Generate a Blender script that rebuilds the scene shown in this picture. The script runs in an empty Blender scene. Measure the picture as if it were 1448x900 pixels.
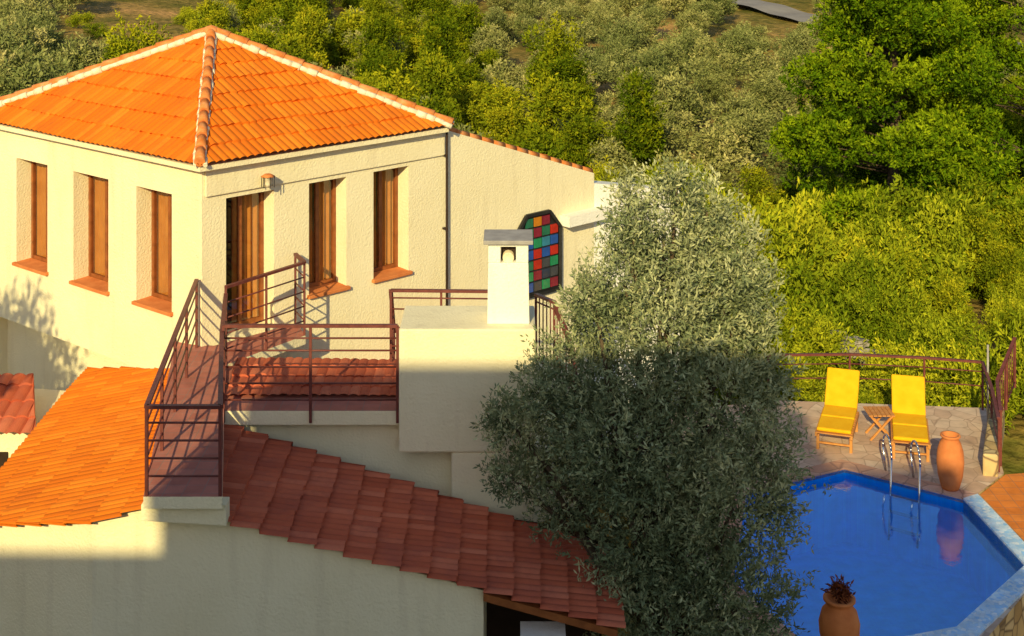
import bpy, bmesh, math, random
import numpy as np
from mathutils import Vector, Matrix
from mathutils.geometry import tessellate_polygon
random.seed(7)
S=bpy.context.scene
COL=S.collection
V=Vector
# ------------------------------------------------------------------ materials
def newmat(name):
    m=bpy.data.materials.new(name); m.use_nodes=True
    nt=m.node_tree; nt.nodes.clear()
    out=nt.nodes.new('ShaderNodeOutputMaterial')
    return m,nt,out
def N(nt,t,**k):
    n=nt.nodes.new(t)
    for a,b in k.items(): setattr(n,a,b)
    return n
def ramp(nt,stops):
    r=N(nt,'ShaderNodeValToRGB'); e=r.color_ramp.elements
    while len(e)<len(stops): e.new(0.5)
    for i,(p,c) in enumerate(stops):
        e[i].position=p; e[i].color=(*c,1)
    return r
def noise_mat(name,c1,c2,scale=3,rough=.85,bump=.2,bscale=60,spec=.2,detail=6,c3=None,metal=0,dist=.01):
    m,nt,out=newmat(name)
    tc=N(nt,'ShaderNodeTexCoord'); no=N(nt,'ShaderNodeTexNoise'); no.inputs['Scale'].default_value=scale; no.inputs['Detail'].default_value=detail
    nt.links.new(tc.outputs['Object'],no.inputs['Vector'])
    st=[(.3,c1),(.7,c2)] if c3 is None else [(.25,c1),(.5,c2),(.75,c3)]
    r=ramp(nt,st); nt.links.new(no.outputs['Fac'],r.inputs[0])
    b=N(nt,'ShaderNodeBsdfPrincipled'); b.inputs['Roughness'].default_value=rough; b.inputs['Specular IOR Level'].default_value=spec; b.inputs['Metallic'].default_value=metal
    nt.links.new(r.outputs[0],b.inputs['Base Color'])
    n2=N(nt,'ShaderNodeTexNoise'); n2.inputs['Scale'].default_value=bscale; n2.inputs['Detail'].default_value=4
    nt.links.new(tc.outputs['Object'],n2.inputs['Vector'])
    bp=N(nt,'ShaderNodeBump'); bp.inputs['Strength'].default_value=bump; bp.inputs['Distance'].default_value=dist
    nt.links.new(n2.outputs['Fac'],bp.inputs['Height']); nt.links.new(bp.outputs[0],b.inputs['Normal'])
    nt.links.new(b.outputs[0],out.inputs[0])
    return m
def stucco_mat(name,c1,c2,stain):
    m,nt,out=newmat(name); L=nt.links
    tc=N(nt,'ShaderNodeTexCoord'); no=N(nt,'ShaderNodeTexNoise'); no.inputs['Scale'].default_value=.9; no.inputs['Detail'].default_value=10; no.inputs['Roughness'].default_value=.65
    L.new(tc.outputs['Object'],no.inputs['Vector']); r=ramp(nt,[(.3,c1),(.7,c2)]); L.new(no.outputs['Fac'],r.inputs[0])
    mp=N(nt,'ShaderNodeMapping'); mp.inputs['Scale'].default_value=(5,5,.45); L.new(tc.outputs['Object'],mp.inputs[0])
    n3=N(nt,'ShaderNodeTexNoise'); n3.inputs['Scale'].default_value=1; n3.inputs['Detail'].default_value=6; L.new(mp.outputs[0],n3.inputs['Vector'])
    r3=ramp(nt,[(.53,(0,0,0)),(.85,(.55,.55,.55))]); L.new(n3.outputs['Fac'],r3.inputs[0])
    mx=N(nt,'ShaderNodeMix',data_type='RGBA'); L.new(r3.outputs[0],mx.inputs[0]); L.new(r.outputs[0],mx.inputs[6]); mx.inputs[7].default_value=(*stain,1)
    b=N(nt,'ShaderNodeBsdfPrincipled'); b.inputs['Roughness'].default_value=.92; b.inputs['Specular IOR Level'].default_value=.1; L.new(mx.outputs[2],b.inputs['Base Color'])
    n2=N(nt,'ShaderNodeTexNoise'); n2.inputs['Scale'].default_value=30; n2.inputs['Detail'].default_value=5; L.new(tc.outputs['Object'],n2.inputs['Vector'])
    bp=N(nt,'ShaderNodeBump'); bp.inputs['Strength'].default_value=.8; bp.inputs['Distance'].default_value=.015; L.new(n2.outputs['Fac'],bp.inputs['Height']); L.new(bp.outputs[0],b.inputs['Normal'])
    L.new(b.outputs[0],out.inputs[0]); return m
M_stucco=stucco_mat('stucco',(.84,.755,.50),(.91,.83,.58),(.66,.57,.38))
M_white=stucco_mat('whitewash',(.86,.84,.74),(.92,.90,.82),(.72,.69,.60))
M_mortar=noise_mat('mortar',(.70,.60,.42),(.86,.80,.60),9,.95,.8,30,.1)
M_wood=noise_mat('brown_wood',(.20,.06,.015),(.34,.11,.03),8,.5,.2,30,.4)
M_rail=noise_mat('painted_iron',(.12,.03,.024),(.19,.05,.04),12,.5,.2,50,.4)
M_terra=noise_mat('terracotta',(.56,.17,.05),(.70,.25,.08),5,.8,.3,60,.2)
M_fabric=noise_mat('yellow_canvas',(.84,.42,.008),(.90,.50,.015),6,.9,.3,120,.1)
M_teak=noise_mat('teak',(.50,.20,.05),(.62,.29,.08),10,.6,.2,60,.3)
M_chrome=noise_mat('steel',(.6,.6,.62),(.7,.7,.72),5,.2,.0,10,.5,metal=1)
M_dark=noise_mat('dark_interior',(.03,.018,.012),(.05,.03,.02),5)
M_slab=noise_mat('grey_slab',(.30,.28,.27),(.4,.38,.36),7,.8,.4,40)
M_bark=noise_mat('bark',(.07,.05,.03),(.13,.095,.06),8,.95,.9,25)
M_asph=noise_mat('road_surface',(.24,.22,.21),(.31,.29,.27),.6,.9,.3,8)
M_rock=noise_mat('limestone',(.24,.21,.15),(.44,.40,.31),3,.95,1,12,.1,dist=.05)
M_curt=noise_mat('curtain',(.52,.20,.035),(.66,.29,.06),4,.9,.1,60)
M_lead=noise_mat('black_iron',(.015,.015,.015),(.03,.03,.03),5,.5)

def tile_mat(name,ca,cb,cc,dirt,d0=.46,d1=.8):
    m,nt,out=newmat(name); L=nt.links
    uv=N(nt,'ShaderNodeUVMap')
    sn=N(nt,'ShaderNodeVectorMath',operation='FLOOR'); L.new(uv.outputs[0],sn.inputs[0])
    wn=N(nt,'ShaderNodeTexWhiteNoise'); wn.noise_dimensions='2D'; L.new(sn.outputs[0],wn.inputs['Vector'])
    r=ramp(nt,[(.0,ca),(.55,cb),(1,cc)]); L.new(wn.outputs['Value'],r.inputs[0])
    tc=N(nt,'ShaderNodeTexCoord'); no=N(nt,'ShaderNodeTexNoise'); no.inputs['Scale'].default_value=1.6; no.inputs['Detail'].default_value=9; no.inputs['Roughness'].default_value=.7
    L.new(tc.outputs['Object'],no.inputs['Vector'])
    r2=ramp(nt,[(d0,(0,0,0)),(d1,(1,1,1))]); L.new(no.outputs['Fac'],r2.inputs[0])
    mx=N(nt,'ShaderNodeMix',data_type='RGBA'); L.new(r2.outputs[0],mx.inputs[0]); L.new(r.outputs[0],mx.inputs[6]); mx.inputs[7].default_value=(*dirt,1)
    b=N(nt,'ShaderNodeBsdfPrincipled'); b.inputs['Roughness'].default_value=.85; b.inputs['Specular IOR Level'].default_value=.12
    L.new(mx.outputs[2],b.inputs['Base Color'])
    n2=N(nt,'ShaderNodeTexNoise'); n2.inputs['Scale'].default_value=40; L.new(tc.outputs['Object'],n2.inputs['Vector'])
    bp=N(nt,'ShaderNodeBump'); bp.inputs['Strength'].default_value=.3; bp.inputs['Distance'].default_value=.01
    L.new(n2.outputs['Fac'],bp.inputs['Height']); L.new(bp.outputs[0],b.inputs['Normal'])
    L.new(b.outputs[0],out.inputs[0]); return m
M_tileO=tile_mat('roof_tile_orange',(.66,.155,.010),(.76,.19,.012),(.84,.24,.02),(.54,.13,.015))
M_tileR=tile_mat('roof_tile_red',(.46,.105,.05),(.55,.135,.065),(.64,.19,.10),(.34,.09,.06))

def cell_mat(name,kind,scale,cols,gap,gapcol,rough=.8,bump=.5,spec=.2):
    m,nt,out=newmat(name); L=nt.links
    tc=N(nt,'ShaderNodeTexCoord')
    b=N(nt,'ShaderNodeBsdfPrincipled'); b.inputs['Roughness'].default_value=rough; b.inputs['Specular IOR Level'].default_value=spec
    no=N(nt,'ShaderNodeTexNoise'); no.inputs['Scale'].default_value=4; no.inputs['Detail'].default_value=8; L.new(tc.outputs['Object'],no.inputs['Vector'])
    if kind=='v':
        v1=N(nt,'ShaderNodeTexVoronoi'); v1.inputs['Scale'].default_value=scale
        v2=N(nt,'ShaderNodeTexVoronoi',feature='DISTANCE_TO_EDGE'); v2.inputs['Scale'].default_value=scale
        L.new(tc.outputs['Object'],v1.inputs['Vector']); L.new(tc.outputs['Object'],v2.inputs['Vector'])
        sp=N(nt,'ShaderNodeSeparateColor'); L.new(v1.outputs['Color'],sp.inputs[0])
        r=ramp(nt,[(0,cols[0]),(.5,cols[1]),(1,cols[2])]); L.new(sp.outputs[0],r.inputs[0])
        g=ramp(nt,[(0,(1,1,1)),(gap,(0,0,0))]); L.new(v2.outputs['Distance'],g.inputs[0])
        mx=N(nt,'ShaderNodeMix',data_type='RGBA'); L.new(g.outputs[0],mx.inputs[0]); L.new(r.outputs[0],mx.inputs[6]); mx.inputs[7].default_value=(*gapcol,1)
        colout=mx.outputs[2]
    else:
        br=N(nt,'ShaderNodeTexBrick'); br.offset=0; br.inputs['Scale'].default_value=scale
        br.inputs['Brick Width'].default_value=.5; br.inputs['Row Height'].default_value=.5
        br.inputs['Mortar Size'].default_value=gap
        br.inputs['Color1'].default_value=(*cols[0],1); br.inputs['Color2'].default_value=(*cols[1],1); br.inputs['Mortar'].default_value=(*gapcol,1)
        L.new(tc.outputs['Object'],br.inputs['Vector']); colout=br.outputs['Color']
    m2=N(nt,'ShaderNodeMix',data_type='RGBA',blend_type='MULTIPLY'); m2.inputs[0].default_value=.5
    r3=ramp(nt,[(.3,(.6,.6,.6)),(.7,(1.15,1.15,1.15))]); L.new(no.outputs['Fac'],r3.inputs[0])
    L.new(colout,m2.inputs[6]); L.new(r3.outputs[0],m2.inputs[7]); L.new(m2.outputs[2],b.inputs['Base Color'])
    bp=N(nt,'ShaderNodeBump'); bp.inputs['Strength'].default_value=bump; bp.inputs['Distance'].default_value=.02
    L.new(no.outputs['Fac'],bp.inputs['Height']); L.new(bp.outputs[0],b.inputs['Normal'])
    L.new(b.outputs[0],out.inputs[0]); return m
M_floor=cell_mat('terracotta_floor','b',2.2,[(.44,.15,.11),(.52,.20,.15)],.012,(.34,.2,.17))
M_pave=cell_mat('crazy_paving','v',3.2,[(.56,.38,.27),(.66,.48,.35),(.72,.55,.41)],.04,(.42,.29,.21))
M_wallst=cell_mat('stone_wall','v',3.4,[(.42,.28,.12),(.60,.44,.2),(.70,.55,.3)],.09,(.18,.12,.07),bump=1)
M_orpave=cell_mat('orange_paving','b',2.0,[(.72,.21,.03),(.80,.27,.05)],.015,(.5,.2,.08))
M_mosaic=cell_mat('white_blue_mosaic','v',16,[(.70,.86,.98),(.30,.60,.95),(.85,.92,.98)],.06,(.5,.66,.8),.4,.1,.4)
M_basin=cell_mat('blue_mosaic','b',8,[(.001,.25,.97),(.002,.30,1.0)],.012,(.01,.38,1.0),.4,.0,.3)
M_coping=cell_mat('coping_stone','v',3.0,[(.55,.28,.18),(.62,.36,.25),(.7,.45,.34)],.05,(.36,.2,.15))

def water_mat():
    m,nt,out=newmat('pool_water'); L=nt.links
    tc=N(nt,'ShaderNodeTexCoord'); no=N(nt,'ShaderNodeTexNoise'); no.inputs['Scale'].default_value=4; no.inputs['Detail'].default_value=3; L.new(tc.outputs['Object'],no.inputs['Vector'])
    bp=N(nt,'ShaderNodeBump'); bp.inputs['Strength'].default_value=.16; bp.inputs['Distance'].default_value=.03; L.new(no.outputs['Fac'],bp.inputs['Height'])
    tr=N(nt,'ShaderNodeBsdfTransparent'); tr.inputs[0].default_value=(.80,.99,1,1)
    gl=N(nt,'ShaderNodeBsdfGlossy'); gl.inputs['Roughness'].default_value=.05; L.new(bp.outputs[0],gl.inputs['Normal'])
    gl.inputs['Color'].default_value=(.5,.75,1,1)
    fr=N(nt,'ShaderNodeFresnel'); fr.inputs[0].default_value=1.33; L.new(bp.outputs[0],fr.inputs['Normal'])
    mu=N(nt,'ShaderNodeMath',operation='MULTIPLY'); mu.inputs[1].default_value=.28; L.new(fr.outputs[0],mu.inputs[0])
    mx=N(nt,'ShaderNodeMixShader'); L.new(mu.outputs[0],mx.inputs[0]); L.new(tr.outputs[0],mx.inputs[1]); L.new(gl.outputs[0],mx.inputs[2]); L.new(mx.outputs[0],out.inputs[0]); return m
M_water=water_mat()
def glass_mat():
    m,nt,out=newmat('window_glass'); L=nt.links
    tr=N(nt,'ShaderNodeBsdfTransparent'); tr.inputs[0].default_value=(.85,.83,.8,1)
    gl=N(nt,'ShaderNodeBsdfGlossy'); gl.inputs['Roughness'].default_value=.03
    mx=N(nt,'ShaderNodeMixShader'); mx.inputs[0].default_value=.1; L.new(tr.outputs[0],mx.inputs[1]); L.new(gl.outputs[0],mx.inputs[2]); L.new(mx.outputs[0],out.inputs[0]); return m
M_glass=glass_mat()
def leaf_mat(name,c0,c1,c2,trans=0,vr=.3,hr=.02):
    m,nt,out=newmat(name); L=nt.links
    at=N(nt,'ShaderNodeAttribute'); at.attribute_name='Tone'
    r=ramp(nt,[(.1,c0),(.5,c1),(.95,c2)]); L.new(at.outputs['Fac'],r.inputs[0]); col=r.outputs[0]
    if vr:
        oi=N(nt,'ShaderNodeObjectInfo'); hs=N(nt,'ShaderNodeHueSaturation')
        mr=N(nt,'ShaderNodeMapRange'); mr.inputs[3].default_value=1-vr; mr.inputs[4].default_value=1+vr; L.new(oi.outputs['Random'],mr.inputs[0])
        mh=N(nt,'ShaderNodeMapRange'); mh.inputs[3].default_value=.5+hr; mh.inputs[4].default_value=.5-hr; L.new(oi.outputs['Random'],mh.inputs[0])
        L.new(r.outputs[0],hs.inputs['Color']); L.new(mr.outputs[0],hs.inputs['Value']); L.new(mh.outputs[0],hs.inputs['Hue']); col=hs.outputs[0]
    b=N(nt,'ShaderNodeBsdfDiffuse'); L.new(col,b.inputs[0])
    if trans:
        t=N(nt,'ShaderNodeBsdfTranslucent'); L.new(col,t.inputs[0])
        mx=N(nt,'ShaderNodeMixShader'); mx.inputs[0].default_value=trans; L.new(b.outputs[0],mx.inputs[1]); L.new(t.outputs[0],mx.inputs[2]); L.new(mx.outputs[0],out.inputs[0])
    else: L.new(b.outputs[0],out.inputs[0])
    return m
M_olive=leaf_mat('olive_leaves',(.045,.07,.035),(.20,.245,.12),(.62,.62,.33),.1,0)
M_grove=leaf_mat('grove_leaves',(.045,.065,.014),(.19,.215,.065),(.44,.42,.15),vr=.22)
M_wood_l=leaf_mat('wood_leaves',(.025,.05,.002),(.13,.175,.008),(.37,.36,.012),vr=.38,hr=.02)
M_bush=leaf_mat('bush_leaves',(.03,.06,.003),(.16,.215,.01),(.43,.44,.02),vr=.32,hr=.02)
M_pine=leaf_mat('pine_needles',(.010,.035,.002),(.085,.16,.005),(.30,.38,.010),.08,0)
M_redp=leaf_mat('red_plant',(.08,.02,.01),(.15,.05,.02),(.28,.08,.03))

def ground_mat():
    m,nt,out=newmat('hillside'); L=nt.links
    tc=N(nt,'ShaderNodeTexCoord'); no=N(nt,'ShaderNodeTexNoise'); no.inputs['Scale'].default_value=.09; no.inputs['Detail'].default_value=12; no.inputs['Roughness'].default_value=.7; L.new(tc.outputs['Object'],no.inputs['Vector'])
    r=ramp(nt,[(.38,(.14,.14,.03)),(.5,(.34,.24,.07)),(.64,(.62,.36,.14))]); L.new(no.outputs['Fac'],r.inputs[0])
    n2=N(nt,'ShaderNodeTexNoise'); n2.inputs['Scale'].default_value=1.7; n2.inputs['Detail'].default_value=8; L.new(tc.outputs['Object'],n2.inputs['Vector'])
    r2=ramp(nt,[(.3,(.5,.55,.45)),(.7,(1.2,1.15,1.1))]); L.new(n2.outputs['Fac'],r2.inputs[0])
    mx=N(nt,'ShaderNodeMix',data_type='RGBA',blend_type='MULTIPLY'); mx.inputs[0].default_value=1; L.new(r.outputs[0],mx.inputs[6]); L.new(r2.outputs[0],mx.inputs[7])
    b=N(nt,'ShaderNodeBsdfPrincipled'); b.inputs['Roughness'].default_value=.95; b.inputs['Specular IOR Level'].default_value=.05; L.new(mx.outputs[2],b.inputs['Base Color'])
    bp=N(nt,'ShaderNodeBump'); bp.inputs['Distance'].default_value=.3; L.new(n2.outputs['Fac'],bp.inputs['Height']); L.new(bp.outputs[0],b.inputs['Normal'])
    L.new(b.outputs[0],out.inputs[0]); return m
M_ground=ground_mat()

# ------------------------------------------------------------------ mesh builder
def empty(name,loc=(0,0,0)):
    e=bpy.data.objects.new(name,None); e.location=loc; COL.objects.link(e); return e
class MB:
    def __init__(s): s.v=[];s.f=[];s.m=[];s.sm=[];s.mats=[];s.M=Matrix.Identity(4)
    def mi(s,mat):
        if mat not in s.mats: s.mats.append(mat)
        return s.mats.index(mat)
    def poly(s,pts,mat,smooth=False):
        k=len(s.v); s.v+= [tuple(s.M@V(p)) for p in pts]; s.f.append(tuple(range(k,k+len(pts)))); s.m.append(s.mi(mat)); s.sm.append(smooth)
    def prism(s,xy,z0,z1,mat,topmat=None):
        k=len(s.v); n=len(xy)
        s.v+=[tuple(s.M@V((x,y,z0))) for x,y in xy]+[tuple(s.M@V((x,y,z1))) for x,y in xy]
        a=s.mi(mat); t=s.mi(topmat or mat)
        s.f.append(tuple(range(k+n-1,k-1,-1))); s.m.append(a)
        s.f.append(tuple(range(k+n,k+2*n))); s.m.append(t)
        for i in range(n):
            j=(i+1)%n; s.f.append((k+i,k+j,k+n+j,k+n+i)); s.m.append(a)
        s.sm+=[False]*(n+2)
    def box(s,c,d,mat):
        x,y,z=c; a,b,e=d[0]/2,d[1]/2,d[2]/2
        s.prism([(x-a,y-b),(x+a,y-b),(x+a,y+b),(x-a,y+b)],z-e,z+e,mat)
    def hexa(s,b,t,mat):
        k=len(s.v); s.v+=[tuple(s.M@V(p)) for p in list(b)+list(t)]; a=s.mi(mat)
        for f in [(3,2,1,0),(4,5,6,7),(0,1,5,4),(1,2,6,5),(2,3,7,6),(3,0,4,7)]:
            s.f.append(tuple(k+i for i in f)); s.m.append(a); s.sm.append(False)
    def beam(s,p,q,w,h,mat):
        p=V(p);q=V(q);d=(q-p).normalized(); up=V((0,0,1)) if abs(d.z)<.95 else V((0,1,0))
        sd=d.cross(up).normalized()*w/2; u=sd.normalized().cross(d).normalized()*h/2
        s.hexa([p-sd-u,p+sd-u,q+sd-u,q-sd-u],[p-sd+u,p+sd+u,q+sd+u,q-sd+u],mat)
    def tube(s,p,q,r,mat,n=8,r2=None):
        p=V(p);q=V(q);d=(q-p).normalized(); r2=r if r2 is None else r2
        up=V((0,0,1)) if abs(d.z)<.95 else V((0,1,0)); a=d.cross(up).normalized(); b=a.cross(d).normalized()
        k=len(s.v)
        for c,rr in((p,r),(q,r2)):
            for i in range(n):
                t=2*math.pi*i/n; s.v.append(tuple(s.M@(c+a*math.cos(t)*rr+b*math.sin(t)*rr)))
        mi=s.mi(mat)
        for i in range(n):
            j=(i+1)%n; s.f.append((k+i,k+j,k+n+j,k+n+i)); s.m.append(mi); s.sm.append(True)
        s.f.append(tuple(range(k+n-1,k-1,-1))); s.f.append(tuple(range(k+n,k+2*n))); s.m+=[mi,mi]; s.sm+=[False,False]
    def lathe(s,prof,c,mat,n=28):
        k=len(s.v); mi=s.mi(mat)
        for r,z in prof:
            for i in range(n):
                t=2*math.pi*i/n; s.v.append(tuple(s.M@V((c[0]+r*math.cos(t),c[1]+r*math.sin(t),c[2]+z))))
        for j in range(len(prof)-1):
            for i in range(n):
                i2=(i+1)%n; s.f.append((k+j*n+i,k+j*n+i2,k+(j+1)*n+i2,k+(j+1)*n+i)); s.m.append(mi); s.sm.append(True)
    def obj(s,name,parent=None,bevel=0,recalc=True):
        me=bpy.data.meshes.new(name); me.from_pydata(s.v,[],s.f)
        for m in s.mats: me.materials.append(m)
        me.polygons.foreach_set('material_index',s.m); me.polygons.foreach_set('use_smooth',s.sm)
        if recalc:
            bm=bmesh.new(); bm.from_mesh(me); bmesh.ops.recalc_face_normals(bm,faces=bm.faces); bm.to_mesh(me); bm.free()
        o=bpy.data.objects.new(name,me); COL.objects.link(o)
        if parent: o.parent=parent
        if bevel:
            b=o.modifiers.new('bevel','BEVEL'); b.width=bevel; b.segments=2; b.limit_method='ANGLE'
        return o

def tile_surface(name,O,ea,eb,bl,a0f,a1f,mat,parent,pitch=.14,course=.4,amp=.028,step=.034,seed=0):
    rs=np.random.RandomState(seed)
    O=np.array(O,float); ea=np.array(ea,float); ea/=np.linalg.norm(ea); eb=np.array(eb,float); eb/=np.linalg.norm(eb)
    n=np.cross(ea,eb); n/=np.linalg.norm(n)
    if n[2]<0:n=-n
    bs=np.linspace(0,bl,50); amin=min(a0f(b) for b in bs); amax=max(a1f(b) for b in bs)
    sub=6; A=np.arange(math.floor(amin/pitch)*sub,math.ceil(amax/pitch)*sub+1)*(pitch/sub)
    rows=[];k=0
    while k*course<bl-.02:
        rows.append((k*course,1.0,k)); rows.append((min((k+1)*course,bl),0.0,k)); k+=1
    ncol=int((amax-amin)/pitch)+4
    jit=rs.uniform(-.006,.006,(k+1,ncol)); jb=rs.uniform(-.014,.014,(k+1,ncol)); jr=rs.uniform(-.006,.006,(k+1,))
    Vt=[];UV=[]
    for b,h,kk in rows:
        a0,a1=a0f(b),a1f(b)
        for a in A:
            ac=min(max(a,a0),a1); ci=int((a-amin)/pitch+1e-4)%ncol
            hh=amp*abs(math.sin(math.pi*a/pitch))**.8+(step+jr[kk])*h+jit[kk,ci]+.012*math.sin(a*1.3+kk*.4)
            bb=b+(jb[kk,ci] if 0<b<bl-.01 else 0)
            Vt.append(O+ea*ac+eb*bb+n*hh); UV.append((a/pitch+.001,kk+.5))
    nA=len(A); F=[]
    for r in range(len(rows)-1):
        for i in range(nA-1):
            q=(r*nA+i,r*nA+i+1,(r+1)*nA+i+1,(r+1)*nA+i)
            if np.linalg.norm(Vt[q[0]]-Vt[q[1]])<.004 and np.linalg.norm(Vt[q[2]]-Vt[q[3]])<.004: continue
            F.append(q)
    me=bpy.data.meshes.new(name); me.from_pydata([tuple(v) for v in Vt],[],F); me.materials.append(mat)
    ul=me.uv_layers.new(name='UVMap')
    for p in me.polygons:
        c=min(UV[v][0] for v in p.vertices)+.01; kk=min(UV[v][1] for v in p.vertices)
        for li in p.loop_indices: ul.data[li].uv=(c,kk)
    o=bpy.data.objects.new(name,me); COL.objects.link(o); o.parent=parent; return o

def wall(mb,p0,p1,z0,z1,ops,mat,depth=.35):
    p0=V((*p0,0));p1=V((*p1,0)); L=(p1-p0).length; d=(p1-p0)/L; inn=V((-d.y,d.x,0))
    if inn.y<0: inn=-inn
    ts=sorted({0,L,*[o[0] for o in ops],*[o[1] for o in ops]}); zs=sorted({z0,z1,*[o[2] for o in ops],*[o[3] for o in ops]})
    P=lambda t,z,k=0:p0+d*t+inn*k+V((0,0,z))
    for i in range(len(ts)-1):
        for j in range(len(zs)-1):
            tm=(ts[i]+ts[i+1])/2; zm=(zs[j]+zs[j+1])/2
            if any(o[0]<tm<o[1] and o[2]<zm<o[3] for o in ops): continue
            mb.poly([P(ts[i],zs[j]),P(ts[i+1],zs[j]),P(ts[i+1],zs[j+1]),P(ts[i],zs[j+1])],mat)
    for a,b,c,e in ops:
        mb.poly([P(a,c),P(a,c,depth),P(a,e,depth),P(a,e)],mat); mb.poly([P(b,c),P(b,c,depth),P(b,e,depth),P(b,e)],mat)
        mb.poly([P(a,e),P(b,e),P(b,e,depth),P(a,e,depth)],mat); mb.poly([P(a,c),P(b,c),P(b,c,depth),P(a,c,depth)],mat)
    return P,d,inn

def window(house,P,a,b,c,e,depth,idx,door=False):
    mb=MB(); w=.06; k=depth-.06
    for (t,tt) in ((a+.002,a+w),(b-w,b-.002)): mb.hexa([P(t,c+.002,k),P(tt,c+.002,k),P(tt,c+.002,k+.07),P(t,c+.002,k+.07)],[P(t,e-.002,k),P(tt,e-.002,k),P(tt,e-.002,k+.07),P(t,e-.002,k+.07)],M_wood)
    for (z,zz) in ((c+.002,c+.08),(e-.07,e-.002)): mb.hexa([P(a+w,z,k+.005),P(b-w,z,k+.005),P(b-w,z,k+.06),P(a+w,z,k+.06)],[P(a+w,zz,k+.005),P(b-w,zz,k+.005),P(b-w,zz,k+.06),P(a+w,zz,k+.06)],M_wood)
    m=(a+b)/2
    mb.hexa([P(m-.035,c+.08,k+.01),P(m+.035,c+.08,k+.01),P(m+.035,c+.08,k+.055),P(m-.035,c+.08,k+.055)],[P(m-.035,e-.07,k+.01),P(m+.035,e-.07,k+.01),P(m+.035,e-.07,k+.055),P(m-.035,e-.07,k+.055)],M_wood)
    mb.obj('door_frame' if door else 'window_frame_%d'%idx,house)
    g=MB(); g.poly([P(a+w,c+.08,k+.03),P(b-w,c+.08,k+.03),P(b-w,e-.07,k+.03),P(a+w,e-.07,k+.03)],M_glass); g.obj('glass_%d'%idx,house)
    cu=MB(); n=60
    for i in range(n):
        f=i/n;f2=(i+1)/n
        if door and f<.40: continue
        if not door and .46<f<.54: continue
        t1=a+(b-a)*f;t2=a+(b-a)*f2; d1=k+.12+.03*math.sin(f*46+idx)+.012*math.sin(f*17);d2=k+.12+.03*math.sin(f2*46+idx)+.012*math.sin(f2*17)
        cu.poly([P(t1,c,d1),P(t2,c,d2),P(t2,e,d2),P(t1,e,d1)],M_curt,True)
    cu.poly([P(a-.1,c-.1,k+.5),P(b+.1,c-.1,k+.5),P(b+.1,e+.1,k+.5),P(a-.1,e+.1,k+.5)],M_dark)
    cu.obj('curtain_%d'%idx,house,recalc=False)
    if not door:
        s=MB(); s.hexa([P(a-.04,c-.05,-.07),P(b+.04,c-.05,-.07),P(b+.04,c-.05,k),P(a-.04,c-.05,k)],[P(a-.04,c+.004,-.07),P(b+.04,c+.004,-.07),P(b+.04,c+.02,k),P(a-.04,c+.02,k)],M_terra); s.obj('window_sill_%d'%idx,house,bevel=.008)

def railing(name,pts,h=1.03,bars=(.2,.4,.6,.8),r=.02,post=1.0,parent=None,pickets=0,low=0):
    mb=MB(); pts=[V(p) for p in pts]; Z=V((0,0,1))
    for a,b in zip(pts[:-1],pts[1:]):
        L=(b-a).length; n=max(1,round(L/post))
        for i in range(n+1):
            p=a.lerp(b,i/n); mb.beam(p-Z*low,p+Z*h,r*1.7,r*1.7,M_rail) if i<n or b==pts[-1] else None
        mb.beam(a+Z*h,b+Z*h,.06,.04,M_rail)
        for f in bars: mb.tube(a+Z*h*f,b+Z*h*f,r*.6,M_rail,6)
        if pickets:
            m=int(L/pickets)
            for i in range(1,m): p=a.lerp(b,i/m); mb.tube(p+Z*.06,p+Z*h,r*.5,M_rail,5)
    return mb.obj(name,parent,recalc=False)

# ------------------------------------------------------------------ HOUSE
house=empty('villa_house')
F=V((-4.75,21.5,0));R=V((-1.05,25.0,0));Lc=V((-10.05,25.96,0));B=V((-6.35,29.46,0)); A=V((-5.4,25.4,7.44)); ZE=5.83
def plane_tri(name,p,q,seed):
    p=V((p.x,p.y,ZE));q=V((q.x,q.y,ZE)); ea=(q-p).normalized(); W=(q-p).length
    ap=(A-p).dot(ea); foot=p+ea*ap; eb=(A-foot); bl=eb.length
    tile_surface(name,p,ea,eb,bl,lambda b:ap*b/bl,lambda b:W-(W-ap)*b/bl,M_tileO,house,seed=seed,course=.44)
plane_tri('roof_slope_right',F,R,1); plane_tri('roof_slope_left',Lc,F,2); plane_tri('roof_slope_back_r',R,B,3); plane_tri('roof_slope_back_l',B,Lc,4)
M_tileO2=noise_mat('ridge_tile',(.56,.16,.03),(.68,.24,.07),7,.85,.5,30,.1,c3=(.72,.36,.16))
def hip(name,corner,mort):
    mb=MB(); c=V((corner.x,corner.y,ZE+.03)); a=A+V((0,0,.03)); L=(a-c).length; n=int(L/.34)
    for i in range(n):
        p=c.lerp(a,i/n);q=c.lerp(a,(i+1.12)/n); z=V((0,0,.03+random.uniform(0,.012)))
        mb.tube(p+z+V((0,0,.012)),q+z,.085,M_tileO2,12,.068)
    k=int(L/.16)
    d=(a-c).normalized()
    for sgn in(-1,1):
        sd=d.cross(V((0,0,1))).normalized()*sgn
        for i in range(k):
            j1,j2=random.uniform(-.012,.012),random.uniform(-.012,.012)
            w=.095 if mort else .075
            p=c.lerp(a,i/k)+sd*(w+j1); q=c.lerp(a,(i+1.15)/k)+sd*(w+j2)
            rr=(.058 if mort else .03)*random.uniform(.7,1.2); mb.tube(p-V((0,0,.01)),q-V((0,0,.01)),rr,M_mortar,8,rr*random.uniform(.9,1.1))
    mb.obj(name,house,recalc=False)
hip('hip_front',F,False);hip('hip_right',R,True);hip('hip_left',Lc,True)
mb=MB(); mb.lathe([(.16,-.05),(.15,.06),(.1,.12),(0,.15)],(A.x,A.y,A.z),M_tileO2,14); mb.obj('apex_cap',house)
rt=lambda p,k:tuple(((V((p.x,p.y))-V((A.x,A.y)))*k+V((A.x,A.y)))[:2])
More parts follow.
